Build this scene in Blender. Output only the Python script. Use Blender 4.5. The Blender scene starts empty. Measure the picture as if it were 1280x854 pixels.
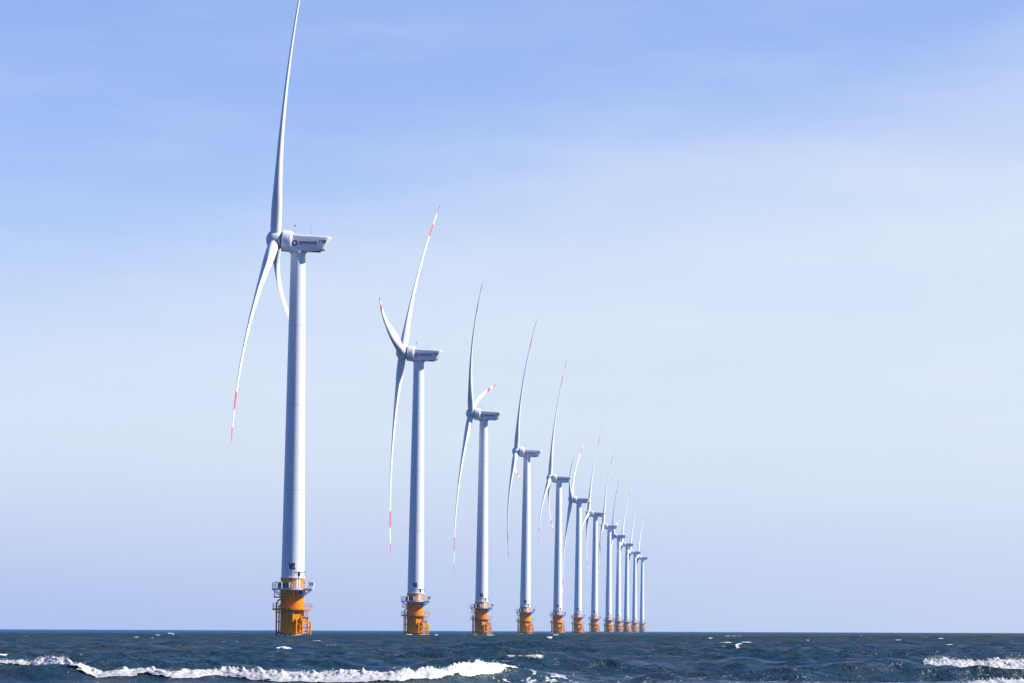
import bpy, bmesh, math, random
import numpy as np
from mathutils import Vector, Matrix

R = math.radians
random.seed(7)
rng = np.random.default_rng(11)
scene = bpy.context.scene
col = scene.collection
PI = math.pi

# ------------------------------------------------------------------ camera
F_PX, CAM_H = 4500.0, 1.8
PITCH, ROLL = math.atan((788.2 - 427.0) / F_PX), R(0.21)
cam_d = bpy.data.cameras.new("camera")
cam_d.sensor_width = 36.0
cam_d.lens = F_PX * 36.0 / 1280.0
cam_d.clip_start = 0.5
cam_d.clip_end = 60000.0
cam = bpy.data.objects.new("camera", cam_d)
col.objects.link(cam)
fw = Vector((0, math.cos(PITCH), math.sin(PITCH)))
u0 = Vector((0, -math.sin(PITCH), math.cos(PITCH)))
rt0 = Vector((1, 0, 0))
rt = rt0 * math.cos(ROLL) + u0 * math.sin(ROLL)
up = -rt0 * math.sin(ROLL) + u0 * math.cos(ROLL)
m = Matrix((rt, up, -fw)).transposed().to_4x4()
m.translation = (0, 0, CAM_H)
cam.matrix_world = m
scene.camera = cam

# ------------------------------------------------------------------ sky, sun, exposure
SUN_EL = R(35)
SUN_AZ = R(94)                 # from +Y towards +X
world = bpy.data.worlds.new("World")
scene.world = world
world.use_nodes = True
nt = world.node_tree
nt.nodes.clear()


def N(tree, typ, **kw):
    n = tree.nodes.new(typ)
    for k, v in kw.items():
        if k.startswith("i_"):
            n.inputs[k[2:].replace("_", " ")].default_value = v
        else:
            setattr(n, k, v)
    return n


def math_n(tree, op, a=None, b=None, clamp=False):
    n = tree.nodes.new("ShaderNodeMath")
    n.operation = op
    n.use_clamp = clamp
    for i, v in enumerate((a, b)):
        if v is None:
            continue
        if isinstance(v, (int, float)):
            n.inputs[i].default_value = v
        else:
            tree.links.new(v, n.inputs[i])
    return n.outputs[0]


def mixc(tree, fac, a, b, blend="MIX"):
    n = tree.nodes.new("ShaderNodeMix")
    n.data_type = "RGBA"
    n.blend_type = blend
    for idx, v in ((0, fac), (6, a), (7, b)):
        if isinstance(v, (int, float)):
            n.inputs[idx].default_value = v
        elif isinstance(v, tuple):
            n.inputs[idx].default_value = v
        else:
            tree.links.new(v, n.inputs[idx])
    return n.outputs[2]


def ramp(tree, val, p0, p1, smooth=True):
    n = tree.nodes.new("ShaderNodeMapRange")
    n.interpolation_type = "SMOOTHSTEP" if smooth else "LINEAR"
    n.inputs[1].default_value = p0
    n.inputs[2].default_value = p1
    tree.links.new(val, n.inputs[0])
    return n.outputs[0]


sky = N(nt, "ShaderNodeTexSky", sky_type="NISHITA", sun_disc=False, sun_elevation=SUN_EL,
        sun_rotation=SUN_AZ, altitude=0.0, air_density=1.0, dust_density=0.35, ozone_density=3.0)
tc = N(nt, "ShaderNodeTexCoord")
sep = N(nt, "ShaderNodeSeparateXYZ")
nt.links.new(tc.outputs["Generated"], sep.inputs[0])
mp = N(nt, "ShaderNodeMapping")
mp.inputs["Scale"].default_value = (5.0, 5.0, 22.0)
mp.inputs["Rotation"].default_value = (0, R(6), 0)
nt.links.new(tc.outputs["Generated"], mp.inputs[0])
cn = N(nt, "ShaderNodeTexNoise", i_Scale=1.6, i_Detail=4.0, i_Roughness=0.55)
nt.links.new(mp.outputs[0], cn.inputs["Vector"])
# thin veil of high cloud lying along the lower sky, its top edge sloping up to the right
edge = math_n(nt, "ADD", sep.outputs[2], math_n(nt, "MULTIPLY", sep.outputs[0], -0.20))
edge = math_n(nt, "ADD", edge, math_n(nt, "MULTIPLY", math_n(nt, "SUBTRACT", cn.outputs[0], 0.5), 0.07))
veil = math_n(nt, "SUBTRACT", 1.0, ramp(nt, edge, 0.082, 0.155))
wisp = math_n(nt, "MULTIPLY", ramp(nt, cn.outputs[0], 0.42, 0.75), 0.10)
side = ramp(nt, sep.outputs[0], -0.18, 0.18, False)
veil = math_n(nt, "MULTIPLY", veil, math_n(nt, "ADD", 0.58, math_n(nt, "MULTIPLY", side, 0.22)))
mp2 = N(nt, "ShaderNodeMapping")
mp2.inputs["Scale"].default_value = (9.0, 9.0, 60.0)
mp2.inputs["Rotation"].default_value = (0, R(7), 0)
nt.links.new(tc.outputs["Generated"], mp2.inputs[0])
cn2 = N(nt, "ShaderNodeTexNoise", i_Scale=1.3, i_Detail=5.0, i_Roughness=0.6)
nt.links.new(mp2.outputs[0], cn2.inputs["Vector"])
wisp = math_n(nt, "ADD", wisp, math_n(nt, "MULTIPLY", ramp(nt, cn2.outputs[0], 0.40, 0.72), 0.10))
veil = math_n(nt, "ADD", veil, wisp, clamp=True)
SKY_TINT = (0.95, 0.915, 1.22, 1.0)
tint = mixc(nt, 1.0, sky.outputs[0], SKY_TINT, "MULTIPLY")
VEIL_COL = (5.5, 6.1, 6.85, 1.0)
skyc = mixc(nt, veil, tint, VEIL_COL)
# a bank of far, bluish sea mist on the horizon, thinner towards the sun
bank = math_n(nt, "SUBTRACT", 1.0, ramp(nt, sep.outputs[2], -0.012, 0.062))
bank = math_n(nt, "MULTIPLY", bank, math_n(nt, "SUBTRACT", 0.98, math_n(nt, "MULTIPLY", side, 0.55)))
skyc = mixc(nt, bank, skyc, (2.6, 3.45, 5.7, 1.0))
# unseen sky overhead and behind the camera, dimmed and blued to deepen shaded sides
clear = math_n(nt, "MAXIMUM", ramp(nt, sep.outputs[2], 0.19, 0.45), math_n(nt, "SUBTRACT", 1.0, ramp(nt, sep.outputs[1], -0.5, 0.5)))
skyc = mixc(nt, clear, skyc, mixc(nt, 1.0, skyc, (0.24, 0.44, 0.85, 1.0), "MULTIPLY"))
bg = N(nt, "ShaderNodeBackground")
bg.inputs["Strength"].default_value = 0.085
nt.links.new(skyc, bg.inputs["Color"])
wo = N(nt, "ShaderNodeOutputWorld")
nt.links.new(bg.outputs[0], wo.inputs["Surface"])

sun_d = bpy.data.lights.new("sun", "SUN")
sun_d.energy = 5.0
sun_d.angle = R(0.5)
sun_d.color = (1.0, 0.96, 0.90)
sun = bpy.data.objects.new("sun", sun_d)
sun.rotation_euler = (0, PI / 2 - SUN_EL, PI / 2 - SUN_AZ)
sun.location = (300, 0, 300)
col.objects.link(sun)

vs = scene.view_settings
scene.display_settings.display_device = "sRGB"
vs.view_transform = "Standard"
vs.look = "None"
vs.gamma = 1.0
vs.use_curve_mapping = False
vs.exposure = 0.7
scene.cycles.volume_bounces = 1
scene.cycles.max_bounces = 8

# ------------------------------------------------------------------ materials


def new_mat(name):
    mt = bpy.data.materials.new(name)
    mt.use_nodes = True
    t = mt.node_tree
    return mt, t, t.nodes["Principled BSDF"]


def splash_zone(mt):
    t = mt.node_tree
    p = t.nodes["Principled BSDF"]
    src = p.inputs["Base Color"].links[0].from_socket
    tcn = N(t, "ShaderNodeTexCoord")
    s_ = N(t, "ShaderNodeSeparateXYZ")
    t.links.new(tcn.outputs["Object"], s_.inputs[0])
    n_ = N(t, "ShaderNodeTexNoise", i_Scale=0.9, i_Detail=5.0, i_Roughness=0.65)
    t.links.new(tcn.outputs["Object"], n_.inputs["Vector"])
    lvl = math_n(t, "ADD", s_.outputs[2], math_n(t, "MULTIPLY", math_n(t, "SUBTRACT", n_.outputs[0], 0.5), 2.2))
    wet = math_n(t, "SUBTRACT", 1.0, ramp(t, lvl, 0.2, 1.1))
    t.links.new(mixc(t, math_n(t, "MULTIPLY", wet, 0.9), src, (0.030, 0.022, 0.010, 1)), p.inputs["Base Color"])
    # rust runs down the plating
    mpn = N(t, "ShaderNodeMapping")
    mpn.inputs["Scale"].default_value = (2.4, 2.4, 0.12)
    t.links.new(tcn.outputs["Object"], mpn.inputs[0])
    n2_ = N(t, "ShaderNodeTexNoise", i_Scale=1.6, i_Detail=4.0)
    t.links.new(mpn.outputs[0], n2_.inputs["Vector"])
    run = math_n(t, "MULTIPLY", ramp(t, n2_.outputs[0], 0.55, 0.75), 0.55)
    prev = p.inputs["Base Color"].links[0].from_socket
    t.links.new(mixc(t, run, prev, (0.22, 0.055, 0.008, 1)), p.inputs["Base Color"])


def paint(name, c, rough=0.4, dirt=None, amount=0.25, streak=(0.8, 0.8, 0.08), spec=0.4, metal=0.0):
    mt, t, p = new_mat(name)
    p.inputs["Roughness"].default_value = rough
    p.inputs["Specular IOR Level"].default_value = spec
    p.inputs["Metallic"].default_value = metal
    if dirt is None:
        dirt = tuple(v * 0.7 for v in c)
    tcn = N(t, "ShaderNodeTexCoord")
    mpn = N(t, "ShaderNodeMapping")
    mpn.inputs["Scale"].default_value = streak
    t.links.new(tcn.outputs["Object"], mpn.inputs[0])
    n1 = N(t, "ShaderNodeTexNoise", i_Scale=1.5, i_Detail=6.0, i_Roughness=0.6)
    t.links.new(mpn.outputs[0], n1.inputs["Vector"])
    f = math_n(t, "MULTIPLY", ramp(t, n1.outputs[0], 0.45, 0.8), amount)
    t.links.new(mixc(t, f, c + (1,), dirt + (1,)), p.inputs["Base Color"])
    return mt


WHITE = paint("white_paint", (0.72, 0.72, 0.71), 0.4, (0.60, 0.60, 0.58), 0.25)
SPIN = paint("white_gelcoat", (0.70, 0.70, 0.70), 0.4, (0.60, 0.60, 0.58), 0.2)
BLADE = paint("blade_gelcoat", (0.72, 0.72, 0.71), 0.4, (0.66, 0.66, 0.64), 0.2, (0.5, 0.5, 0.05))
RED = paint("red_band_paint", (0.75, 0.06, 0.05), 0.4, (0.6, 0.07, 0.06), 0.3)
ORANGE = paint("orange_paint", (0.70, 0.245, 0.002), 0.65, (0.34, 0.08, 0.006), 0.55, (0.9, 0.9, 0.16), 0.08)
ORANGE_D = paint("rusty_orange_paint", (0.58, 0.14, 0.006), 0.55, (0.25, 0.05, 0.01), 0.6, (1.5, 1.5, 0.5), 0.08)
splash_zone(ORANGE)
splash_zone(ORANGE_D)
SEAM = paint("seam_sealant", (0.56, 0.57, 0.58), 0.5, (0.46, 0.46, 0.46), 0.3)
GREY = paint("galvanised_steel", (0.52, 0.53, 0.54), 0.5, (0.35, 0.34, 0.33), 0.4, (1, 1, 1), 0.5, 0.3)
DARK = paint("dark_grating", (0.035, 0.037, 0.042), 0.6, (0.06, 0.055, 0.05), 0.5, (2, 2, 2))
PANEL = paint("dark_blue_panel", (0.015, 0.025, 0.06), 0.2, (0.03, 0.04, 0.07), 0.4, (2, 2, 2), 0.5)
NAVY = paint("navy_lettering", (0.006, 0.010, 0.05), 0.4, (0.008, 0.012, 0.05), 0.1)
TEAL = paint("blue_lettering", (0.006, 0.06, 0.16), 0.4, (0.006, 0.05, 0.14), 0.1)
LOGO_RED = paint("logo_red", (0.45, 0.02, 0.05), 0.4, (0.4, 0.02, 0.05), 0.1)
MARK = paint("tower_mark_paint", (0.05, 0.015, 0.12), 0.4, (0.05, 0.015, 0.12), 0.1)

# ------------------------------------------------------------------ mesh helpers


class MB:
    def __init__(s):
        s.v, s.f, s.mi, s.mats = [], [], [], []

    def _slot(s, mat):
        if mat not in s.mats:
            s.mats.append(mat)
        return s.mats.index(mat)

    def add(s, vs_, fs, mat):
        o = len(s.v)
        s.v += [tuple(x) for x in vs_]
        k = s._slot(mat)
        for f in fs:
            s.f.append(tuple(i + o for i in f))
            s.mi.append(k)

    def box(s, c, d, mat, rz=0.0):
        x, y, z = (k / 2 for k in d)
        pts = [(sx * x, sy * y, sz * z) for sx in (-1, 1) for sy in (-1, 1) for sz in (-1, 1)]
        ca, sa = math.cos(rz), math.sin(rz)
        pts = [(c[0] + p[0] * ca - p[1] * sa, c[1] + p[0] * sa + p[1] * ca, c[2] + p[2]) for p in pts]
        s.add(pts, [(0, 1, 3, 2), (4, 6, 7, 5), (0, 4, 5, 1), (2, 3, 7, 6), (0, 2, 6, 4), (1, 5, 7, 3)], mat)

    def tube(s, pts, r, mat, n=8, closed=False):
        pts = [Vector(p) for p in pts]
        rings = []
        L = len(pts)
        for i, p in enumerate(pts):
            if closed:
                d = pts[(i + 1) % L] - pts[i - 1]
            else:
                d = pts[min(i + 1, L - 1)] - pts[max(i - 1, 0)]
            d.normalize()
            a = Vector((0, 0, 1)) if abs(d.z) < 0.9 else Vector((0, 1, 0))
            e1 = d.cross(a).normalized()
            e2 = d.cross(e1).normalized()
            rings.append([p + e1 * r * math.cos(2 * PI * k / n) + e2 * r * math.sin(2 * PI * k / n) for k in range(n)])
        vs_ = [q for g in rings for q in g]
        fs = []
        for i in range(L if closed else L - 1):
            a, b = i * n, ((i + 1) % L) * n
            for k in range(n):
                fs.append((a + k, a + (k + 1) % n, b + (k + 1) % n, b + k))
        if not closed:
            fs.append(tuple(range(n))[::-1])
            fs.append(tuple((L - 1) * n + k for k in range(n)))
        s.add(vs_, fs, mat)

    def lathe(s, prof, mat, n=48, axis=None, org=(0, 0, 0), cap=True):
        """prof: (radius, height) along axis (default +Z)."""
        ax = Vector(axis or (0, 0, 1)).normalized()
        a = Vector((0, 1, 0)) if abs(ax.y) < 0.9 else Vector((1, 0, 0))
        e1 = a.cross(ax).normalized()
        e2 = ax.cross(e1).normalized()
        o = Vector(org)
        vs_, fs = [], []
        for (r, h) in prof:
            for k in range(n):
                t = 2 * PI * k / n
                vs_.append(o + ax * h + e1 * r * math.cos(t) + e2 * r * math.sin(t))
        for i in range(len(prof) - 1):
            for k in range(n):
                q = (k + 1) % n
                fs.append((i * n + k, i * n + q, (i + 1) * n + q, (i + 1) * n + k))
        if cap:
            fs.append(tuple(range(n))[::-1])
            fs.append(tuple((len(prof) - 1) * n + k for k in range(n)))
        s.add(vs_, fs, mat)

    def mesh(s, name, smooth_angle=35, bevel=0.0):
        me = bpy.data.meshes.new(name)
        me.from_pydata(s.v, [], s.f)
        for mt in s.mats:
            me.materials.append(mt)
        me.polygons.foreach_set("material_index", s.mi)
        bm = bmesh.new()
        bm.from_mesh(me)
        bmesh.ops.recalc_face_normals(bm, faces=bm.faces)
        if bevel:
            es = [e for e in bm.edges if len(e.link_faces) == 2 and e.calc_face_angle(0) > R(35)]
            bmesh.ops.bevel(bm, geom=es, offset=bevel, segments=4, profile=0.5, affect="EDGES", clamp_overlap=True)
        bm.to_mesh(me)
        bm.free()
        me.polygons.foreach_set("use_smooth", [True] * len(me.polygons))
        me.set_sharp_from_angle(angle=R(smooth_angle))
        return me

    def build(s, name, parent=None, **kw):
        return link(name, s.mesh(name, **kw), parent)


def link(name, me, parent=None):
    o = bpy.data.objects.new(name, me)
    col.objects.link(o)
    if parent:
        o.parent = parent
    return o


STROKES = {  # unit letters, x 0..w, y 0..1, drawn as thick strokes
    "S": [[(.7, .85), (.55, 1), (.15, 1), (0, .85), (0, .65), (.15, .52), (.55, .48), (.7, .35), (.7, .15), (.55, 0), (.15, 0), (0, .15)]],
    "E": [[(.62, 1), (0, 1), (0, 0), (.62, 0)], [(0, .5), (.55, .5)]],
    "R": [[(0, 0), (0, 1), (.5, 1), (.68, .85), (.68, .62), (.5, .48), (0, .48)], [(.35, .48), (.7, 0)]],
    "M": [[(0, 0), (0, 1), (.42, .35), (.84, 1), (.84, 0)]],
    "A": [[(0, 0), (.38, 1), (.76, 0)], [(.16, .32), (.6, .32)]],
    "N": [[(0, 0), (0, 1), (.68, 0), (.68, 1)]],
    "G": [[(.7, .82), (.55, 1), (.15, 1), (0, .82), (0, .18), (.15, 0), (.55, 0), (.7, .18), (.7, .48), (.4, .48)]],
    "T": [[(0, 1), (.7, 1)], [(.35, 1), (.35, 0)]],
    "V": [[(0, 1), (.36, 0), (.72, 1)]],
    "W": [[(0, 1), (.22, 0), (.48, .8), (.74, 0), (.96, 1)]],
    "1": [[(0, .8), (.25, 1), (.25, 0)], [(0, 0), (.5, 0)]],
}


def text_obj(name, body, h, width, thick, mat, x0, y, z0, parent, shear=0.0, wrap=None):
    """block letters as thin raised plates facing -Y; wrap = radius of a column they lie on"""
    adv, xs = 0.0, []
    for ch in body:
        w = max(p[0] for st in STROKES[ch] for p in st)
        xs.append(adv)
        adv += w + .26
    adv -= .26
    k = (width - thick) / adv
    kh = h - thick
    b = MB()
    lay = 0
    for ch, cx in zip(body, xs):
        for st in STROKES[ch]:
            pts = [((cx + px) * k + shear * py * kh + thick / 2, py * kh + thick / 2) for px, py in st]
            for (ax_, az), (bx, bz) in zip(pts[:-1], pts[1:]):
                lay += 1
                d = Vector((bx - ax_, bz - az))
                L = d.length
                d /= L
                nrm = Vector((-d.y, d.x)) * thick / 2
                e = d * thick * .42
                q = [(ax_ - e.x + nrm.x, az - e.y + nrm.y), (ax_ - e.x - nrm.x, az - e.y - nrm.y),
                     (bx + e.x - nrm.x, bz + e.y - nrm.y), (bx + e.x + nrm.x, bz + e.y + nrm.y)]
                off = .003 * (lay % 9)
                fr, bk = [], []
                for (px, pz) in q:
                    X_, yy = x0 + px, y
                    if wrap:
                        yy = -math.sqrt(max(wrap ** 2 - X_ ** 2, 0)) - .02
                    fr.append((X_, yy - .012 - off, z0 + pz))
                    bk.append((X_, yy + .03, z0 + pz))
                b.add(fr + bk, [(0, 1, 2, 3), (7, 6, 5, 4), (0, 4, 5, 1), (1, 5, 6, 2), (2, 6, 7, 3), (3, 7, 4, 0)], mat)
    return b.build(name, parent)


# ------------------------------------------------------------------ noise


def _hash(ix, iy, seed):
    h = (ix.astype(np.int64) * 374761393 + iy.astype(np.int64) * 668265263 + seed * 1442695041) & 0xFFFFFFFF
    h = ((h ^ (h >> 13)) * 1274126177) & 0xFFFFFFFF
    h = (h ^ (h >> 16)) & 0xFFFF
    return h / 65535.0


def vnoise(x, y, seed=0):
    ix, iy = np.floor(x), np.floor(y)
    fx, fy = x - ix, y - iy
    fx = fx * fx * fx * (fx * (fx * 6 - 15) + 10)
    fy = fy * fy * fy * (fy * (fy * 6 - 15) + 10)
    a, b = _hash(ix, iy, seed), _hash(ix + 1, iy, seed)
    c, d = _hash(ix, iy + 1, seed), _hash(ix + 1, iy + 1, seed)
    return (a + (b - a) * fx) * (1 - fy) + (c + (d - c) * fx) * fy


def fbm(x, y, seed=0, oct_=4, gain=0.5):
    s, a, t = 0, 1.0, 0
    for k in range(oct_):
        s = s + a * vnoise(x * 2 ** k + 13.7 * k, y * 2 ** k - 7.3 * k, seed + k)
        t += a
        a *= gain
    return s / t


def sstep(a, b, x):
    t = np.clip((x - a) / (b - a), 0, 1)
    return t * t * (3 - 2 * t)


# ------------------------------------------------------------------ where the turbines stand
D = .027
# hub pixel, yaw, blade angle, spacing signs of the other blades with their tip bends, label
TURB = [
    (344.5, 300.0, 1.95, -15.1, ((-120, .022), (0, .027), (120, .030)),
     "largest nearest white turbine, its upper blade running out of the top of frame"),
    (503.5, 441.0, 5.85, 39.6, ((0, .003), (-120, .008), (120, .012)),
     "white turbine with one broad blade swung up to the left and one hanging straight down"),
    (589.0, 517.0, 4.25, -44.1, ((0, .038), (120, .040), (-120, .040)),
     "white turbine with a short foreshortened red-tipped blade pointing up right behind its nacelle"),
    (645.6, 564.4, .45, -21.3, ((0, .036), (120, .043), (-120, .046)),
     "fourth white turbine from left, short red-tipped blade hanging just left of its tower"),
    (687.7, 597.5, 4.15, -5.1, ((0, D), (-120, D), (120, D)),
     "fifth white turbine from left, two blades hanging down in a narrow fork"),
    (714.1, 624.0, 3.85, 51.7, ((0, D), (-120, D), (120, D)),
     "white turbine with two blades raised in a narrow V, sixth from the left"),
    (735.7, 641.8, 5.5, 10.2, ((0, D), (-120, D), (120, D)),
     "small white turbine with a bright blade across the tower before it, seventh from the left"),
    (754.0, 657.4, 1.55, 7.8, ((0, D), (-120, D), (120, D)),
     "small white turbine eighth from the left, two crossing blades below its hub"),
    (766.5, 669.5, 4.5, -45.0, ((0, D), (120, D), (-120, D)),
     "fourth turbine from far right, dark blade tip poking out behind its nacelle"),
    (777.5, 680.0, 4.0, 22.0, ((0, D), (120, D), (-120, D)),
     "tiny distant white turbine, third from the far right end of the row"),
    (788.0, 690.0, 4.0, 24.0, ((0, D), (120, D), (-120, D)),
     "tiny distant white turbine, next to last at the right end of the row"),
    (797.7, 697.0, 4.0, 30.0, ((0, D), (120, D), (-120, D)),
     "smallest farthest white turbine at the right end of the row"),
]
HUB_Z = 105.0
TSITE = []
for (hx, hy, *_r) in TURB:
    ray = fw + rt * ((hx - 640) / F_PX) - up * ((hy - 427) / F_PX)
    k_ = (HUB_Z - CAM_H) / ray.z
    TSITE.append((ray.x * k_ + 5.2, ray.y * k_))

# ------------------------------------------------------------------ the sea surface
# wind waves: many directional components running towards the shore
NC = 110
lam = np.exp(rng.uniform(np.log(0.75), np.log(18.0), NC))
ang = rng.normal(0, 0.55, NC)
kx = 2 * PI / lam * np.sin(ang)
ky = -2 * PI / lam * np.cos(ang)
amp = 0.0069 * lam ** 0.87
ph = rng.uniform(0, 2 * PI, NC)


def horizon_y(px):
    return 785.87 + 0.00365 * px


def z_at(px, py, d):
    return CAM_H - (py - horizon_y(px)) * d / F_PX


# breaking waves: control points (px across the view at its range, distance, crest height, foam strength)
def breaker(pts):
    a = np.array([((px - 640) / F_PX * d, d, max(z_at(px, py, d) - 0.04, 0.0), f) for (px, py, d, f) in pts])
    return a


BREAKERS = [
    breaker([(-260, 850, 129, 0), (20, 852, 127, 0), (92, 852, 126, 0), (104, 849, 126, .6), (122, 846, 126, 1), (150, 841, 126, 1),
             (190, 838, 126, 1), (215, 842, 125.5, 1), (285, 837, 126, 1), (330, 840, 125.5, 1), (400, 842, 125, 1),
             (440, 840, 125, 1), (500, 843, 125, 1), (540, 839, 126, 1), (570, 833, 127.5, 1), (600, 828.5, 129, 1),
             (622, 829.5, 130, .75), (636, 831.5, 130.5, .4), (652, 834, 131, 0), (705, 842, 132, 0), (740, 847, 132, 0), (800, 850, 133, 0), (1000, 858, 134, 0)]),
    breaker([(-500, 828, 150, .8), (-200, 826, 150, 1), (0, 829.5, 150, 1), (20, 829, 150, .55), (40, 829.5, 150, .65),
             (52, 826.5, 150, 1), (70, 824.5, 149.5, 1.1), (86, 828, 149, 1.1), (95, 833, 148.5, .9), (102, 842, 148, 0),
             (180, 846, 147, 0)]),
    breaker([(1060, 838, 170, 0), (1120, 833, 170, 0), (1140, 830, 170, 0), (1157, 827, 170, 1), (1180, 826.5, 170, 1),
             (1215, 829, 170, 1), (1235, 825.5, 170, 1), (1265, 826, 170, 1), (1290, 827, 170, 1), (1500, 828, 171, 1),
             (1700, 832, 172, 0)]),
    breaker([(1130, 856, 127, 0), (1200, 853, 127, .3), (1220, 851, 127, .8), (1280, 849, 127, 1), (1500, 849, 127, 1),
             (1700, 855, 127, 0)]),
    breaker([(150, 829, 185, 0), (190, 821, 185, 0), (215, 819.5, 185, .0), (245, 822, 184, 0), (290, 829, 183, 0)]),
    breaker([(720, 836, 168, 0), (770, 831.0, 168, 0), (800, 829, 168, .0), (830, 833, 168, 0), (880, 836, 168, 0)]),
    breaker([(880, 829, 196, 0), (905, 823, 196, 0), (930, 821.0, 196, .0), (960, 826, 196, 0), (990, 829, 196, 0)]),
]


def ridge(x, y):
    """height of the breakers' ridges, and how much they replace the ordinary waves"""
    h = np.zeros_like(x)
    cover = np.zeros_like(x)
    for b in BREAKERS:
        yc = np.interp(x, b[:, 0], b[:, 1])
        A = np.interp(x, b[:, 0], b[:, 2])
        inside = sstep(b[0, 0], b[0, 0] + 2.0, x) * (1 - sstep(b[-1, 0] - 2.0, b[-1, 0], x))
        wob = 0.5 * (fbm(x * 0.5, y * 0 + 3, 5) - 0.5)
        dy = y - yc - wob
        prof = np.where(dy < 0, np.exp(-(dy / 1.1) ** 2), np.exp(-(dy / 3.2) ** 2))
        h = h + A * inside * prof
        wide = np.where(dy < 0, np.exp(-(dy / 2.8) ** 4), np.exp(-(dy / 3.0) ** 2))
        cover = np.maximum(cover, inside * wide * np.clip(A / 0.12, 0, 1))
    return h, cover


def waves(x, y, spacing):
    z = np.zeros_like(x)
    dx = np.zeros_like(x)
    dyy = np.zeros_like(x)
    grp = 0.55 + 0.9 * fbm(x / 31.0 + 100, y / 43.0 + 50, 21, 3)
    for i in range(NC):
        w = np.clip((lam[i] / spacing - 2.2) / 2.0, 0, 1)
        if not np.any(w > 0):
            continue
        p = kx[i] * x + ky[i] * y + ph[i]
        a = amp[i] * w
        z += a * np.sin(p)
        k = 2 * PI / lam[i]
        c = a * np.cos(p)
        dx += c * kx[i] / k
        dyy += c * ky[i] / k
    return z * grp, dx * grp, dyy * grp


def sea_rows():
    rows = [-300, -120, -40, -10, 10, 25, 40, 55, 70, 80, 90, 96, 101, 105, 108]
    d = 110.0
    while d < 9100:
        rows.append(d)
        if d < 190:
            d += 0.16
        else:
            d += 0.16 * (d / 190) ** 1.75
    rows.append(9150)
    return np.array(rows)


rows = sea_rows()
NCOL = 520
tcol = np.linspace(-1, 1, NCOL)
spread = 0.158
fine = tcol[None, :] * (spread * np.clip(rows, 60, None)[:, None] + 4.0)
outer = np.array([1.15, 1.5, 2.2, 4, 10])
hw = spread * np.clip(rows, 60, None) + 4.0
right_o = np.minimum(hw[:, None] * outer[None, :], 6000)
right_o[:, -1] = 6000
X = np.concatenate([-right_o[:, ::-1], fine, right_o], 1)
Y = np.repeat(rows[:, None], X.shape[1], 1)
rowsp = np.gradient(rows)
colsp = hw * 2 / NCOL
sp = np.maximum(rowsp, colsp)[:, None] * np.ones_like(X)
sp[:, :5] = 30
sp[:, -5:] = 30
Z, DX, DY = waves(X, Y, sp)
RH, CV = ridge(X, Y)
yb0 = np.interp(X, BREAKERS[0][:, 0], BREAKERS[0][:, 1])
trough = 1 - sstep(-2.4, -0.6, Y - yb0)          # the drawn-down water in front of the main breaker
for b in BREAKERS[1:3]:                          # and of the two smaller ones
    yb = np.interp(X, b[:, 0], b[:, 1])
    xin = sstep(b[0, 0], b[0, 0] + 3.0, X) * (1 - sstep(b[-1, 0] - 3.0, b[-1, 0], X))
    trough = np.maximum(trough, 0.9 * xin * sstep(-24, -16, Y - yb) * (1 - sstep(-2.6, -0.8, Y - yb)))
Z = Z * (1 - 0.85 * CV) * (1 - 0.72 * trough) + RH - 0.06 * trough
nearfac = sstep(20, 100, Y)
Z = Z * nearfac
for tx, ty in TSITE:                              # water heaping and slapping round the piles
    dd = np.hypot(X - tx, (Y - ty) * 0.7)
    Z = Z + 0.75 * np.exp(-((dd - 3.9) / 1.6) ** 2) * np.clip(fbm(X / 1.2, Y / 2.0, 81, 3) * 2.4 - 0.75, 0, 1.2)
GK = (1 - CV) * (1 - 0.7 * trough) * 0.8 * nearfac
P = np.stack([X + DX * GK, Y + DY * GK, Z], -1)

# foam on the water: whitecaps on the highest crests, lace behind the breakers
crest = Z / (0.02 + Z[:, 5:-5].std(axis=1)[:, None])
patch = fbm(X / 7.0, Y / 16.0, 31, 3)
rnd = fbm(X / (0.5 + Y / 1100) + 40, Y / (1.0 + Y / 350), 41, 3)
foam = sstep(1.8, 2.5, crest) * sstep(0.54, 0.68, patch) * sstep(0.50, 0.62, rnd)
foam *= (1 - np.clip(CV * 2, 0, 1))
foam = foam * sstep(120, 160, Y)
pxv = X / np.maximum(Y, 1) * F_PX + 640
lace_reg = 0.62 * sstep(590, 625, pxv) * (1 - sstep(700, 800, pxv)) * (1 - sstep(138, 146, Y + (pxv - 640) * 0.05)) * sstep(110, 118, Y)
lace_reg2 = 0.4 * sstep(1000, 1200, pxv) * (1 - sstep(130, 140, Y))
lace_reg3 = 0.5 * sstep(640, 760, pxv) * (1 - sstep(132, 144, Y))
lace_reg3 = np.maximum(lace_reg3, 0.3 * (1 - sstep(120, 126, Y)) * (1 - sstep(600, 660, pxv)) * sstep(60, 110, pxv))
lace_reg3 = np.maximum(lace_reg3, 0.45 * trough * (Y < 135) * (1 - sstep(600, 660, pxv)) * sstep(60, 110, pxv))
lace = np.maximum(np.maximum(lace_reg, lace_reg2), lace_reg3)
l1 = 1 - np.abs(fbm(X / 0.6 + 3, Y / 1.1 + 0.7 * X, 51, 4, 0.6) - 0.5) * 8 - 0.35 * fbm(X / 0.25, Y / 0.4, 53, 2)
foam = np.maximum(foam, lace * np.clip(l1 * 1.5 + .1, 0, 1))
for b in BREAKERS[:4]:
    yc = np.interp(X, b[:, 0], b[:, 1])
    fs = np.interp(X, b[:, 0], b[:, 3])
    dy = Y - yc
    near = sstep(-1.0, -0.4, dy) * (1 - sstep(0.2, 1.4, dy))
    foam = np.maximum(foam, near * fs * (0.2 + 0.9 * fbm(X / 0.5, Y / 0.7, 61, 3)))
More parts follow.
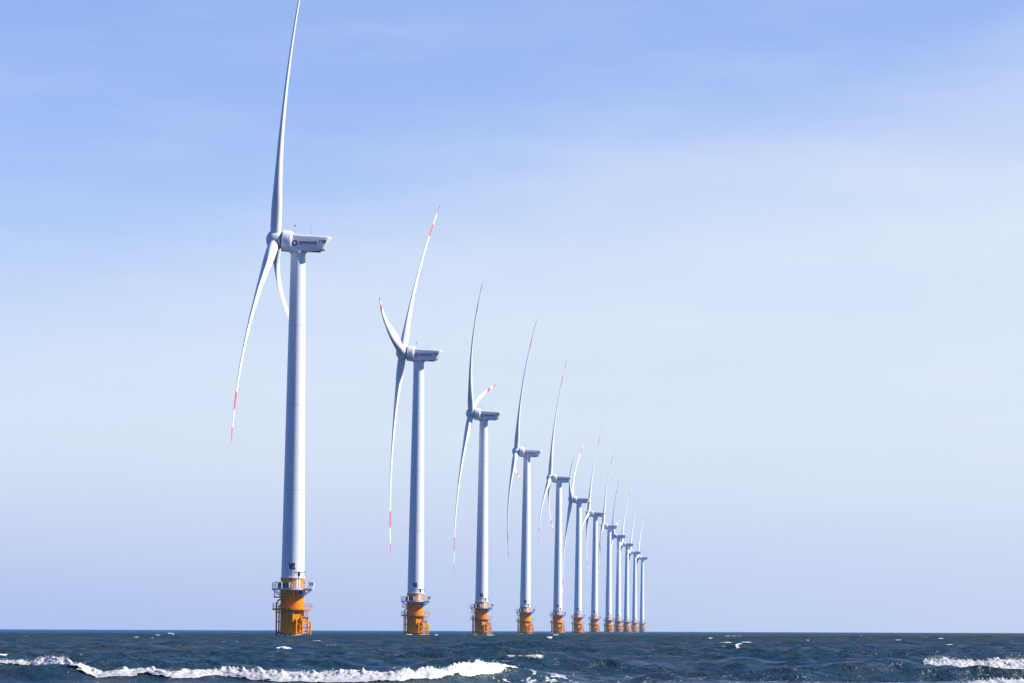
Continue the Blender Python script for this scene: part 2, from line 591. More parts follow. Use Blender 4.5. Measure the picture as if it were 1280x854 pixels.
for tx, ty in TSITE:
    dd = np.hypot(X - tx, (Y - ty) * 0.8)
    wash = (1 - sstep(3.2, 8.5, dd)) * (0.45 + 1.1 * fbm(X / 1.3, Y / 1.6, 71, 3))
    foam = np.maximum(foam, wash)
foam = np.clip(foam, 0, 1)

nr, ncx = X.shape
idx = np.arange(nr * ncx).reshape(nr, ncx)
quads = np.stack([idx[:-1, :-1], idx[:-1, 1:], idx[1:, 1:], idx[1:, :-1]], -1).reshape(-1, 4)


def grid_mesh(name, P, quads):
    me = bpy.data.meshes.new(name)
    v = P.reshape(-1, 3)
    me.vertices.add(len(v))
    me.vertices.foreach_set("co", v.astype(np.float32).ravel())
    me.loops.add(quads.size)
    me.loops.foreach_set("vertex_index", quads.astype(np.int32).ravel())
    me.polygons.add(len(quads))
    me.polygons.foreach_set("loop_start", np.arange(0, quads.size, 4, dtype=np.int32))
    me.polygons.foreach_set("loop_total", np.full(len(quads), 4, dtype=np.int32))
    me.update(calc_edges=True)
    me.polygons.foreach_set("use_smooth", np.ones(len(quads), dtype=bool))
    return me


sea_me = grid_mesh("sea", P, quads)
at = sea_me.attributes.new("foam", "FLOAT", "POINT")
at.data.foreach_set("value", foam.astype(np.float32).ravel())


def sea_material():
    mt, t, p = new_mat("sea_water")
    tcn = N(t, "ShaderNodeTexCoord")
    s = N(t, "ShaderNodeSeparateXYZ")
    t.links.new(tcn.outputs["Object"], s.inputs[0])
    # silt-laden inshore water gives way to clear blue deep water along a wandering front
    n0 = N(t, "ShaderNodeTexNoise", i_Scale=0.004, i_Detail=3.0)
    t.links.new(tcn.outputs["Object"], n0.inputs["Vector"])
    front = math_n(t, "SUBTRACT", s.outputs[1], math_n(t, "MULTIPLY", s.outputs[0], 4.6))
    front = math_n(t, "ADD", front, math_n(t, "MULTIPLY", n0.outputs[0], 500.0))
    deep = ramp(t, front, 2750.0, 2900.0)
    n1 = N(t, "ShaderNodeTexNoise", i_Scale=0.05, i_Detail=4.0, i_Roughness=0.6)
    t.links.new(tcn.outputs["Object"], n1.inputs["Vector"])
    mps = N(t, "ShaderNodeMapping")
    mps.inputs["Scale"].default_value = (0.30, 0.10, 0.3)
    t.links.new(tcn.outputs["Object"], mps.inputs[0])
    ns = N(t, "ShaderNodeTexNoise", i_Scale=1.0, i_Detail=4.0, i_Roughness=0.6)
    t.links.new(mps.outputs[0], ns.inputs["Vector"])
    silt = math_n(t, "MULTIPLY", math_n(t, "ADD", n1.outputs[0], ns.outputs[0]), 0.5)
    inshore = mixc(t, ramp(t, silt, 0.42, 0.68), (0.013, 0.041, 0.060, 1), (0.038, 0.054, 0.046, 1))
    water = mixc(t, deep, inshore, (0.0, 0.070, 0.21, 1))
    at_ = N(t, "ShaderNodeAttribute", attribute_name="foam")
    n2 = N(t, "ShaderNodeTexNoise", i_Scale=5.5, i_Detail=6.0, i_Roughness=0.72)
    t.links.new(tcn.outputs["Object"], n2.inputs["Vector"])
    fm = math_n(t, "ADD", at_.outputs["Fac"], math_n(t, "MULTIPLY", math_n(t, "SUBTRACT", n2.outputs[0], 0.5), 1.3))
    fm = ramp(t, fm, 0.42, 0.72)
    fm = math_n(t, "MULTIPLY", fm, ramp(t, at_.outputs["Fac"], 0.05, 0.75))
    t.links.new(mixc(t, fm, water, (0.82, 0.84, 0.84, 1)), p.inputs["Base Color"])
    rg = math_n(t, "ADD", math_n(t, "MULTIPLY", fm, 0.5), 0.27)
    far = ramp(t, s.outputs[1], 120.0, 800.0)
    rg = math_n(t, "ADD", rg, math_n(t, "MULTIPLY", far, 0.30), clamp=True)
    t.links.new(rg, p.inputs["Roughness"])
    t.links.new(math_n(t, "SUBTRACT", 0.50, math_n(t, "MULTIPLY", far, 0.48)), p.inputs["Specular IOR Level"])
    p.inputs["IOR"].default_value = 1.333
    # ripples too small for the mesh
    mpn = N(t, "ShaderNodeMapping")
    mpn.inputs["Scale"].default_value = (1.0, 1.6, 1.0)
    t.links.new(tcn.outputs["Object"], mpn.inputs[0])
    b1 = N(t, "ShaderNodeTexNoise", i_Scale=1.1, i_Detail=5.0, i_Roughness=0.62)
    t.links.new(mpn.outputs[0], b1.inputs["Vector"])
    bp = N(t, "ShaderNodeBump")
    bp.inputs["Strength"].default_value = 1.0
    bp.inputs["Distance"].default_value = 0.34
    t.links.new(b1.outputs[0], bp.inputs["Height"])
    t.links.new(bp.outputs[0], p.inputs["Normal"])
    return mt


SEA = sea_material()
sea_me.materials.append(SEA)
sea = link("sea", sea_me)
sea["kind"] = "structure"

# ------------------------------------------------------------------ white water of the breakers
mtf, tf, pf = new_mat("sea_foam")
tcn = N(tf, "ShaderNodeTexCoord")
nf = N(tf, "ShaderNodeTexNoise", i_Scale=4.0, i_Detail=6.0, i_Roughness=0.65)
tf.links.new(tcn.outputs["Object"], nf.inputs["Vector"])
tf.links.new(mixc(tf, ramp(tf, nf.outputs[0], 0.52, 0.70), (0.50, 0.49, 0.47, 1), (0.33, 0.37, 0.38, 1)), pf.inputs["Base Color"])
pf.inputs["Roughness"].default_value = 0.8
pf.inputs["Specular IOR Level"].default_value = 0.2
pf.inputs["Subsurface Weight"].default_value = 0.0
FOAM = mtf


def sea_z(x, y):
    z, _, _ = waves(x, y, np.full_like(x, 0.16))
    r, c = ridge(x, y)
    t = 1 - sstep(-2.4, -0.6, y - np.interp(x, BREAKERS[0][:, 0], BREAKERS[0][:, 1]))
    for b in BREAKERS[1:3]:
        yb = np.interp(x, b[:, 0], b[:, 1])
        xin = sstep(b[0, 0], b[0, 0] + 3.0, x) * (1 - sstep(b[-1, 0] - 3.0, b[-1, 0], x))
        t = np.maximum(t, 0.9 * xin * sstep(-24, -16, y - yb) * (1 - sstep(-2.6, -0.8, y - yb)))
    return z * (1 - 0.85 * c) * (1 - 0.72 * t) + r - 0.06 * t


def make_foam(b, seed, x0, x1, front=2.6, back=0.9, lump=0.12, spray=1.0, reach=None):
    ds, dt = 0.045, 0.045
    xs = np.arange(x0, x1, ds)
    ts = np.arange(-front, back, dt)
    XX, TT = np.meshgrid(xs, ts)
    yc = np.interp(XX, b[:, 0], b[:, 1]) + 0.5 * (fbm(XX * 0.5, XX * 0 + 3, 5) - 0.5)
    fs = np.interp(XX, b[:, 0], b[:, 3])
    ragged = (fbm(XX * 1.5, TT * 2.2, seed, 5, 0.6) - 0.5)
    YY = yc + TT
    base = sea_z(XX, YY)
    # cauliflower lumps tumbling down the front
    l1 = 1 - np.abs(2 * fbm(XX * 1.6, TT * 1.8, seed + 9, 3) - 1)
    l2 = 1 - np.abs(2 * fbm(XX * 5.2, TT * 5.2, seed + 19, 3) - 1)
    fr_x = (np.interp(XX, *reach) if reach else front) * (0.55 + 0.9 * fbm(XX * 0.9, XX * 0 + 8, seed + 5, 4)) * np.clip(0.3 + fs, 0, 1)
    edge_d = np.minimum((TT + fr_x) / np.maximum(fr_x, .3), (back - TT) / back) * 2.2
    body = np.clip(edge_d, 0, 1) ** 0.6
    amp_ = fs * body
    l3 = fbm(XX * 11.0, TT * 11.0, seed + 29, 2)
    hgt = lump * (1.0 * l1 + 0.6 * l2 + 0.5 * l3 - 0.9) * amp_ + 0.015
    top = np.exp(-((TT + 0.05) / 0.22) ** 2) * 0.50 * (fbm(XX * 3.2, XX * 0 + 1, seed + 3, 5, 0.68) - 0.40) * fs
    ZZ = base + hgt + np.maximum(top, 0)
    YY2 = YY - 0.6 * hgt
    mask = (fs * 1.3 - 0.35 + 1.1 * (np.clip(edge_d, -3, 1) - 0.55) + 1.5 * ragged + (1.15 - fs) * 5.0 * (fbm(XX * 2.2 + 5, TT * 5.0, seed + 41, 4, 0.6) - 0.52)) > 0.02
    P = np.stack([XX, YY2, ZZ], -1)
    n0, n1 = XX.shape
    ii = np.arange(n0 * n1).reshape(n0, n1)
    q = np.stack([ii[:-1, :-1], ii[:-1, 1:], ii[1:, 1:], ii[1:, :-1]], -1)
    keep = mask[:-1, :-1] & mask[1:, 1:] & mask[:-1, 1:] & mask[1:, :-1]
    q = q[keep]
    V = P.reshape(-1, 3)
    # flecks of spray and froth thrown off the crest
    r2 = np.random.default_rng(seed)
    n = int((x1 - x0) * 700 * spray)
    sx = r2.uniform(x0, x1, n)
    f = np.interp(sx, b[:, 0], b[:, 3])
    burst = fbm(sx * 1.1, sx * 0, seed + 77, 3)
    ok = r2.uniform(0, 1, n) < f * np.clip((burst - 0.3) * 2.2, 0.05, 1)
    sx = sx[ok]
    burst = burst[ok]
    n = len(sx)
    st = r2.normal(-0.15, 0.35, n)
    sy = np.interp(sx, b[:, 0], b[:, 1]) + st
    sz = sea_z(sx, sy) + 0.05 + r2.exponential(0.06, n) * np.clip(burst * 2.2 - 0.3, 0.2, 2)
    sr = np.clip(r2.exponential(0.009, n), 0.004, 0.028)
    octa = np.array([(1, 0, 0), (-1, 0, 0), (0, 1, 0), (0, -1, 0), (0, 0, 1), (0, 0, -1)], float)
    of = np.array([(0, 2, 4), (2, 1, 4), (1, 3, 4), (3, 0, 4), (2, 0, 5), (1, 2, 5), (3, 1, 5), (0, 3, 5)])
    jit = r2.uniform(0.6, 1.4, (n, 6, 1))
    SV = (octa[None] * sr[:, None, None] * jit + np.stack([sx, sy, sz], -1)[:, None, :])
    SF = (of[None] + (np.arange(n) * 6)[:, None, None] + len(V)).reshape(-1, 3)
    V = np.concatenate([V, SV.reshape(-1, 3)])
    me = bpy.data.meshes.new("breaker_foam")
    me.vertices.add(len(V))
    me.vertices.foreach_set("co", V.astype(np.float32).ravel())
    li = np.concatenate([q.ravel(), SF.ravel()]).astype(np.int32)
    tot = np.concatenate([np.full(len(q), 4), np.full(len(SF), 3)]).astype(np.int32)
    sta = np.concatenate([[0], np.cumsum(tot)[:-1]]).astype(np.int32)
    me.loops.add(len(li))
    me.loops.foreach_set("vertex_index", li)
    me.polygons.add(len(tot))
    me.polygons.foreach_set("loop_start", sta)
    me.polygons.foreach_set("loop_total", tot)
    me.update(calc_edges=True)
    me.polygons.foreach_set("use_smooth", np.ones(len(tot), dtype=bool))
    bm = bmesh.new()
    bm.from_mesh(me)
    bmesh.ops.delete(bm, geom=[v for v in bm.verts if not v.link_faces], context="VERTS")
    bm.to_mesh(me)
    bm.free()
    me.materials.append(FOAM)
    o = link("breaker_foam", me)
    o["kind"] = "stuff"
    return o


def span(b, lo, hi):
    return (lo - 640) / F_PX * 128, (hi - 640) / F_PX * 128


make_foam(BREAKERS[0], 101, (88 - 640) / F_PX * 126, (650 - 640) / F_PX * 131,
          reach=([(v - 640) / F_PX * 126 for v in (60, 120, 190, 250, 330, 420, 540, 600, 640, 730)],
                 [.5, .8, .9, .9, .9, 1.0, 1.0, .9, .9, .7]))
make_foam(BREAKERS[1], 202, (-200 - 640) / F_PX * 150, (104 - 640) / F_PX * 148, front=2.4, back=0.7, lump=0.14, spray=2.2,
          reach=([(v - 640) / F_PX * 150 for v in (-200, 10, 45, 60, 85, 104)], [1.2, .6, .9, 2.2, 2.6, 2.0]))
make_foam(BREAKERS[2], 303, (1152 - 640) / F_PX * 170, (1480 - 640) / F_PX * 170, front=2.6, back=0.7, lump=0.13, spray=1.6,
          reach=([(v - 640) / F_PX * 170 for v in (1150, 1190, 1240, 1300, 1480)], [1.1, 1.5, 2.1, 2.1, 1.2]))
make_foam(BREAKERS[3], 404, (1190 - 640) / F_PX * 127, (1480 - 640) / F_PX * 127, front=0.9, back=0.5, lump=0.10, spray=0.25)

# ------------------------------------------------------------------ wind turbine parts
OVER, TILT, RL = 6.05, R(6.25), 0.768 * 105.0
LEAN = R(0.45)
AX = Vector((-math.cos(TILT), 0, math.sin(TILT)))      # upwind along the rotor shaft
UPR = Vector((math.sin(TILT), 0, math.cos(TILT)))
HR = Vector((0, 1, 0))
HUB = Vector((-OVER, 0, HUB_Z))


def ring_pts(r, z, n=48, a0=0.0, a1=2 * PI):
    return [(r * math.cos(a0 + (a1 - a0) * k / n), r * math.sin(a0 + (a1 - a0) * k / n), z) for k in range(n)]


def m_foundation():
    b = MB()
    b.lathe([(3.12, -3), (3.12, 15.0), (3.2, 15.02), (3.2, 15.3), (3.05, 15.32)], ORANGE, 64)
    for z in (3.8, 10.2):
        b.lathe([(3.13, z), (3.19, z + .02), (3.19, z + .2), (3.13, z + .22)], ORANGE, 64, cap=False)
    return b.mesh("foundation")


def m_tower():
    b = MB()
    z0, z1 = 15.32, 101.6
    prof = []
    r = lambda z: 3.05 + (1.95 - 3.05) * ((z - z0) / (z1 - z0)) ** 1.05
    for z in (z0, 30, 38.5):
        prof.append((r(z), z))
    seams = (38.5, 61.0, 82.0)
    for s_ in seams:
        prof += [(r(s_), s_), (r(s_) - 0.03, s_ + .02), (r(s_) - .03, s_ + .14), (r(s_ + .16), s_ + .16)]
        prof.append((r(s_ + 10), s_ + 10))
    prof.append((r(z1), z1))
    b.lathe(prof, WHITE, 64)
    for s_ in seams:
        b.lathe([(r(s_) - .01, s_ - .05), (r(s_) + .02, s_ - .04), (r(s_) + .02, s_ + .2), (r(s_) - .01, s_ + .21)], SEAM, 64, cap=False)
    b.lathe([(3.26, 15.33), (3.26, 15.55), (3.06, 15.6)], WHITE, 64, cap=False)
    return b.mesh("tower", smooth_angle=20)


def m_door():
    b = MB()
    # tower door facing the crane side of the platform
    a = R(-58)
    for k, (w, h, d, mt) in enumerate(((1.25, 2.4, .10, GREY), (0.95, 2.1, .16, WHITE))):
        c = (3.04 * math.cos(a), 3.04 * math.sin(a), 14.0)
        b.box((c[0], c[1], 13.9), (d, w, h), mt, a)
    return b.mesh("door")


def m_upper_platform():
    b = MB()
    z = 12.5
    r1 = 5.35
    b.lathe([(3.21, z - .12), (r1, z - .12), (r1, z), (3.21, z)], GREY, 40, cap=False)
    b.lathe([(r1 + .003, z - .28), (r1 + .1, z - .28), (r1 + .1, z + .14), (r1 + .003, z + .14), (r1 + .003, z - .28)], WHITE, 40, cap=False)
    # laydown deck jutting out to the right front
    b.box((4.55, -3.1, z - .07), (2.5, 3.0, .18), WHITE, R(0))
    for k in range(12):
        a = 2 * PI * k / 12 + .13
        c, s_ = math.cos(a), math.sin(a)
        b.tube([(3.1 * c, 3.1 * s_, z - 2.1), (5.1 * c, 5.1 * s_, z - .2)], .07, WHITE if k % 2 else GREY, 6)
        b.box((4.2 * c, 4.2 * s_, z - .22), (2.0, .12, .2), WHITE, a)
    return b.mesh("upper_platform")


def m_railing(r, z, h, n, rail_r, mat, rails=3, extra=None, a0=0, a1=2 * PI):
    b = MB()
    full = abs(a1 - a0 - 2 * PI) < 1e-6
    for k in range(n if full else n + 1):
        a = a0 + (a1 - a0) * k / n
        b.tube([(r * math.cos(a), r * math.sin(a), z), (r * math.cos(a), r * math.sin(a), z + h)], rail_r * 1.15, mat, 5)
    for j in range(rails):
        zz = z + h * (j + 1) / rails
        pts = [(r * math.cos(a0 + (a1 - a0) * k / 40), r * math.sin(a0 + (a1 - a0) * k / 40), zz) for k in range(40 if full else 41)]
        b.tube(pts, rail_r, mat, 5, closed=full)
    if extra:
        extra(b)
    return b.mesh("railing")


def upper_rail_extra(b):
    # railing round the laydown deck, with kick sheets
    z = 12.53
    pts = [(4.4, -4.55), (5.75, -4.55), (5.75, -3.4), (5.75, -1.7), (5.1, -1.7)]
    for (x, y) in pts:
        b.tube([(x, y, z), (x, y, z + 1.75)], .06, WHITE, 5)
    for h in (.6, 1.2, 1.75):
        b.tube([(x, y, z + h) for x, y in pts], .05, WHITE, 5)
    b.box((5.75, -3.1, z + .85), (.04, 2.7, 1.5), WHITE)
    b.box((5.1, -4.56, z + 1.25), (1.2, .04, .75), WHITE)


def m_landing_frame():
    b = MB()
    # small hanging access basket under the left of the platform
    x0, x1, y0, y1, z0, z1 = -4.75, -3.25, -1.2, .4, 10.3, 12.2
    for x in (x0, x1):
        for y in (y0, y1):
            b.tube([(x, y, z0), (x, y, z1)], .06, GREY, 6)
    b.box(((x0 + x1) / 2, (y0 + y1) / 2, z0), (x1 - x0 + .2, y1 - y0 + .2, .32), DARK)
    for z in (11.0, 11.6):
        b.tube([(x0, y0, z), (x1, y0, z), (x1, y1, z), (x0, y1, z)], .05, GREY, 6, closed=True)
    b.tube([(-5.3, -.4, 12.3), (-3.2, -.4, 10.5)], .08, GREY, 6)
    return b.mesh("access_basket")


def m_cabinets():
    b = MB()
    for (x0, x1, y, rz) in ((-3.55, -2.55, -4.25, -.55), (-2.3, -.6, -5.0, -.22)):
        w = x1 - x0
        c = ((x0 + x1) / 2, y)
        b.box((c[0], c[1], 13.45), (w, .5, 1.55), PANEL, rz)
        for k in range(3):
            b.box((c[0], c[1], 12.95 + k * .5), (w + .06, .54, .05), GREY, rz)
        for sx in (-.5, 0, .5):
            b.box((c[0] + sx * w * math.cos(rz), c[1] + sx * w * math.sin(rz), 13.45), (.05, .56, 1.6), GREY, rz)
    return b.mesh("equipment_panel")


def m_hang_box():
    b = MB()
    x0, x1, y, z0, z1 = 1.55, 3.05, -4.35, 10.75, 12.2
    b.box(((x0 + x1) / 2, y + .5, (z0 + z1) / 2), (x1 - x0 - .3, .9, z1 - z0 - .3), PANEL)
    t = .2
    b.box(((x0 + x1) / 2, y, z0 + t / 2), (x1 - x0, .18, t), WHITE)
    b.box(((x0 + x1) / 2, y, z1 - t / 2), (x1 - x0, .18, t), WHITE)
    for x in (x0 + t / 2, x1 - t / 2):
        b.box((x, y, (z0 + z1) / 2), (t, .184, z1 - z0 - 2 * t), WHITE)
        b.box((x, y + .6, (z0 + z1) / 2), (t * .9, 1.0, z1 - z0 - .01), WHITE)
    b.box((3.35, y + .5, 11.6), (.5, .8, 1.1), WHITE)
    b.tube([(3.1, -3.7, 10.9), (5.2, -3.6, 12.3)], .09, WHITE, 6)
    return b.mesh("cable_box")


def m_crane():
    b = MB()
    y = -3.75
    b.tube([(1.8, y, 12.5), (1.8, y, 16.75)], .13, GREY, 8)
    b.box((1.85, y - .02, 16.25), (.62, .6, 1.0), DARK)
    b.tube([(.5, y, 16.85), (3.55, y, 16.9)], .11, DARK, 8)
    b.tube([(.7, y, 16.85), (1.75, y, 15.9)], .05, GREY, 6)
    b.tube([(3.4, y, 16.85), (3.4, y, 16.2)], .025, DARK, 5)
    b.box((3.4, y, 16.1), (.14, .14, .22), DARK)
    return b.mesh("davit_crane")


def m_lantern(x, y):
    b = MB()
    b.tube([(x, y, 12.5), (x, y, 14.05)], .05, DARK, 6)
    b.lathe([(.13, 0), (.16, .05), (.16, .3), (.06, .42)], DARK, 10, org=(x, y, 14.0))
    return b.mesh("navigation_lantern")


def m_ring():
    b = MB()
    b.lathe([(.32, -.06), (.45, -.06), (.45, .06), (.32, .06), (.32, -.06)], WHITE, 20, axis=(0.25, -1, 0), org=(-.1, -5.5, 13.4), cap=False)
    return b.mesh("lifebuoy")


def m_lower_platform():
    b = MB()
    z = 7.2
    b.lathe([(3.125, z - .12), (5.15, z - .12), (5.15, z), (3.125, z)], ORANGE_D, 48, cap=False)
    b.lathe([(5.153, z - .26), (5.27, z - .26), (5.27, z + .14), (5.153, z + .14), (5.153, z - .26)], ORANGE, 48, cap=False)
    for k in range(10):
        a = 2 * PI * k / 10 + .3
        c, s_ = math.cos(a), math.sin(a)
        b.box((4.1 * c, 4.1 * s_, z - .24), (1.95, .14, .22), ORANGE, a)
    return b.mesh("lower_platform")


def m_jtube():
    b = MB()
    pts = [(-4.1, -.7, -3), (-4.1, -.7, 8.4)]
    for k in range(1, 8):
        t = PI / 2 * k / 7
        pts.append((-4.1 + 1.25 * (1 - math.cos(t)), -.7 + .1 * math.sin(t), 8.4 + 1.35 * math.sin(t)))
    b.tube(pts, .21, ORANGE_D, 12)
    for z in (3.8, 1.0, 6.3):
        b.tube([(-4.1, -.7, z), (-2.9, -.55, z)], .14, ORANGE_D, 8)
    pts = [(-3.6, 2.1, -3), (-3.6, 2.1, 8.0), (-2.5, 1.5, 9.0)]
    b.tube(pts, .2, ORANGE_D, 12)
    return b.mesh("cable_tube")


def m_service_box():
    b = MB()
    # open-bottomed box round the ladder head on the front of the foundation, turned a little to the right
    rz = R(32)
    c = Vector((.95, -3.35, 0))
    ex = Vector((math.cos(rz), math.sin(rz), 0))
    ey = Vector((-math.sin(rz), math.cos(rz), 0))

    def bx(u, v, z, d, mt):
        p = c + ex * u + ey * v
        b.box((p.x, p.y, z), d, mt, rz)

    bx(0, -.95, 5.45, (2.2, .12, 2.8), ORANGE)
    bx(-1.19, -.1, 5.3, (.18, 2.0, 3.1), ORANGE)
    bx(1.19, -.1, 5.3, (.18, 2.0, 3.1), ORANGE)
    bx(0, .05, 6.7, (2.19, 1.8, .12), ORANGE_D)
    return b.mesh("ladder_box")


def m_boat_landing():
    b = MB()

    def post(x, y, top, r=.22, inx=None):
        d = Vector((x, y, 0)).normalized()
        pts = [(x, y, -3), (x, y, top - .5)]
        for k in range(1, 6):
            t = PI / 2 * k / 5
            pts.append((x - d.x * .55 * (1 - math.cos(t)), y - d.y * .55 * (1 - math.cos(t)), top - .5 + .55 * math.sin(t)))
        q = Vector((x, y, 0)) - d * (Vector((x, y, 0)).length - 3.0)
        pts.append((q.x, q.y, top + .08))
        b.tube(pts, r, ORANGE, 12)
        for z in (.6, 2.4):
            if z < top - .8:
                b.tube([(x, y, z), (q.x, q.y, z)], .14, ORANGE, 8)

    post(1.36, -4.75, 4.5, .26)
    post(2.85, -4.3, 4.7, .26)
    post(.7, -3.9, 3.2, .24)
    post(2.15, -3.7, 3.5, .22)
    post(4.25, -2.9, 4.9, .27)
    post(4.9, -1.5, 3.9, .22)
    # cross pieces between the fender posts
    for z in (1.0, 3.3):
        b.tube([(1.36, -4.75, z), (2.85, -4.3, z)], .12, ORANGE, 8)
        b.tube([(2.85, -4.3, z), (4.25, -2.9, z)], .12, ORANGE, 8)
    b.box((3.6, -3.7, 3.75), (1.75, .16, .5), ORANGE, R(45))
    # platform step and its rail above the right-hand posts
    b.box((4.0, -2.4, 4.95), (1.3, 1.8, .14), ORANGE_D)
    return b.mesh("boat_landing")


def m_ladder():
    b = MB()
    a = Vector((2.95, -4.0, 0))
    c = Vector((3.9, -3.05, 0))
    for p in (a.lerp(c, .2), a.lerp(c, .8)):
        b.tube([(p.x, p.y, -2), (p.x, p.y, 5.3)], .06, ORANGE_D, 6)
    for k in range(22):
        z = -1.5 + k * .3
        p, q = a.lerp(c, .2), a.lerp(c, .8)
        b.tube([(p.x, p.y, z), (q.x, q.y, z)], .035, ORANGE_D, 5)
    p = Vector((4.1, -2.6, 0))
    for dx in (-.3, .3):
        b.tube([(p.x + dx, p.y, 4.9), (p.x + dx - .35, p.y + .5, 7.2)], .06, ORANGE_D, 6)
    for k in range(7):
        f = k / 7
        b.tube([(p.x - .3 - .35 * f, p.y + .5 * f, 4.95 + 2.25 * f), (p.x + .3 - .35 * f, p.y + .5 * f, 4.95 + 2.25 * f)], .035, ORANGE_D, 5)
    return b.mesh("ladder")


def m_nacelle():
    # stations: (bottom x, bottom z, top x, top z, half width)
    st = [(-2.35, 101.98, -2.35, 106.75, 2.0), (-2.2, 101.9, -2.2, 106.75, 2.1), (-.6, 101.86, -.6, 106.3, 2.1),
          (2.0, 101.85, 2.0, 106.1, 2.1), (4.6, 101.9, 5.4, 105.98, 2.1), (6.2, 102.15, 7.7, 105.8, 2.1)]
    for k in range(1, 9):
        t = PI / 2 * k / 8
        q, c = math.sin(t), math.cos(t)
        st.append((6.2 + 1.0 * q, 102.15 + .5 * (1 - c), 7.7 + 1.25 * q, 105.8 - .5 * (1 - c), 2.1 - 1.15 * (1 - c)))
    b = MB()
    ring = []
    rr = .16
    for sy, sz in ((-1, 0), (1, 0), (1, 1), (-1, 1)):
        for k in range(5):
            a = {(-1, 0): PI, (1, 0): 1.5 * PI, (1, 1): 0, (-1, 1): .5 * PI}[(sy, sz)] + PI / 2 * k / 4
            ring.append((sy, sz, math.cos(a), math.sin(a)))
    vs_, fs = [], []
    n = len(ring)
    for (xb, zb, xt, zt, w) in st:
        for sy, sz, ca, sa in ring:
            h = zt - zb
            r_ = .42
            y = sy * (w - r_) + r_ * ca
            f = ((r_ if sz == 0 else h - r_) + r_ * sa) / h
            vs_.append((xb + (xt - xb) * f, y, zb + h * f))
    for i in range(len(st) - 1):
        for k in range(n):
            q = (k + 1) % n
            fs.append((i * n + k, i * n + q, (i + 1) * n + q, (i + 1) * n + k))
    fs.append(tuple(range(n))[::-1])
    fs.append(tuple((len(st) - 1) * n + k for k in range(n)))
    b.add(vs_, fs, SPIN)
    return b.mesh("nacelle", smooth_angle=30)


def m_hatch():
    b = MB()
    b.box((4.9, .1, 101.84), (2.2, 2.4, .08), DARK)
    b.lathe([(2.25, 101.4), (2.25, 101.95)], GREY, 48)
    return b.mesh("yaw_collar")


def m_generator():
    b = MB()
    o = HUB
    b.lathe([(1.9, -4.6), (2.6, -4.5), (2.82, -4.2), (2.86, -4.0), (2.86, -2.0), (2.8, -1.85), (2.5, -1.8)], SPIN, 64, axis=AX, org=o)
    for h in (-3.95, -2.15):
        b.lathe([(2.862, h), (2.89, h + .02), (2.89, h + .16), (2.862, h + .18)], SPIN, 64, axis=AX, org=o, cap=False)
    b.lathe([(2.2, -1.9), (2.2, -1.5)], DARK, 48, axis=AX, org=o)
    return b.mesh("generator_housing")


def m_hub():
    b = MB()
    prof = [(2.2, -1.5), (2.42, -1.3)]
    prof += [(2.5, -.6), (2.52, 0), (2.5, .5)]
    for k in range(1, 9):
        t = PI / 2 * k / 8
        prof.append((max(2.5 * math.cos(t), .02), .5 + 2.05 * math.sin(t)))
    b.lathe(prof, SPIN, 56, axis=AX, org=HUB)
    return b.mesh("hub", smooth_angle=50)


def m_mast(kind):
    b = MB()
    if kind == 0:
        x, z = -.9, 106.3
        b.tube([(x - .35, -.6, z), (x - .35, -.6, z + 1.15)], .035, GREY, 5)
        b.tube([(x + .3, -.6, z), (x + .3, -.6, z + 1.15)], .035, GREY, 5)
        b.tube([(x - .35, -.6, z + 1.15), (x + .35, -.6, z + 1.15)], .05, GREY, 5)
        b.tube([(x + .25, -.6, z + 1.15), (x, -.6, z + 2.35)], .04, GREY, 5)
        b.lathe([(.12, -.2), (.2, -.1), (.2, .1), (.12, .2)], DARK, 10, org=(x, -.6, z + 2.45))
    else:
        x, z = 3.4, 105.9
        b.tube([(x - .1, -.4, z), (x, -.4, z + 1.2), (x + .15, -.4, z + 2.9)], .035, GREY, 5)
        b.lathe([(.08, -.12), (.12, 0), (.08, .12)], DARK, 8, org=(x - .02, -.4, z + .9))
    return b.mesh("weather_mast")


def m_logo():
    b = MB()
    n = 40
    y = -2.1 - .03
    cx, cz, ro = -.78, 103.95, .80
    vs_, fs_r, fs_n = [], [], []
    for k in range(n):
        t = 2 * PI * k / n
        # diamond-like opening with rounded corners
        ri = .40 * (1 - .12 * math.cos(4 * t + PI))
        vs_.append((cx + ro * math.cos(t), y, cz + ro * math.sin(t)))
        vs_.append((cx + ri * math.cos(t), y, cz + ri * math.sin(t)))
        vs_.append((cx + ro * math.cos(t), y + .05, cz + ro * math.sin(t)))
        vs_.append((cx + ri * math.cos(t), y + .05, cz + ri * math.sin(t)))
    for k in range(n):
        q = (k + 1) % n
        f = (4 * k, 4 * k + 1, 4 * q + 1, 4 * q)
        g = (4 * k, 4 * q, 4 * q + 2, 4 * k + 2)
        t = 2 * PI * (k + .5) / n
        (fs_r if .45 * PI < t < .85 * PI else fs_n).extend((f, g))
    b.add(vs_, fs_n, NAVY)
    b.add(vs_, fs_r, LOGO_RED)
    return b.mesh("logo")


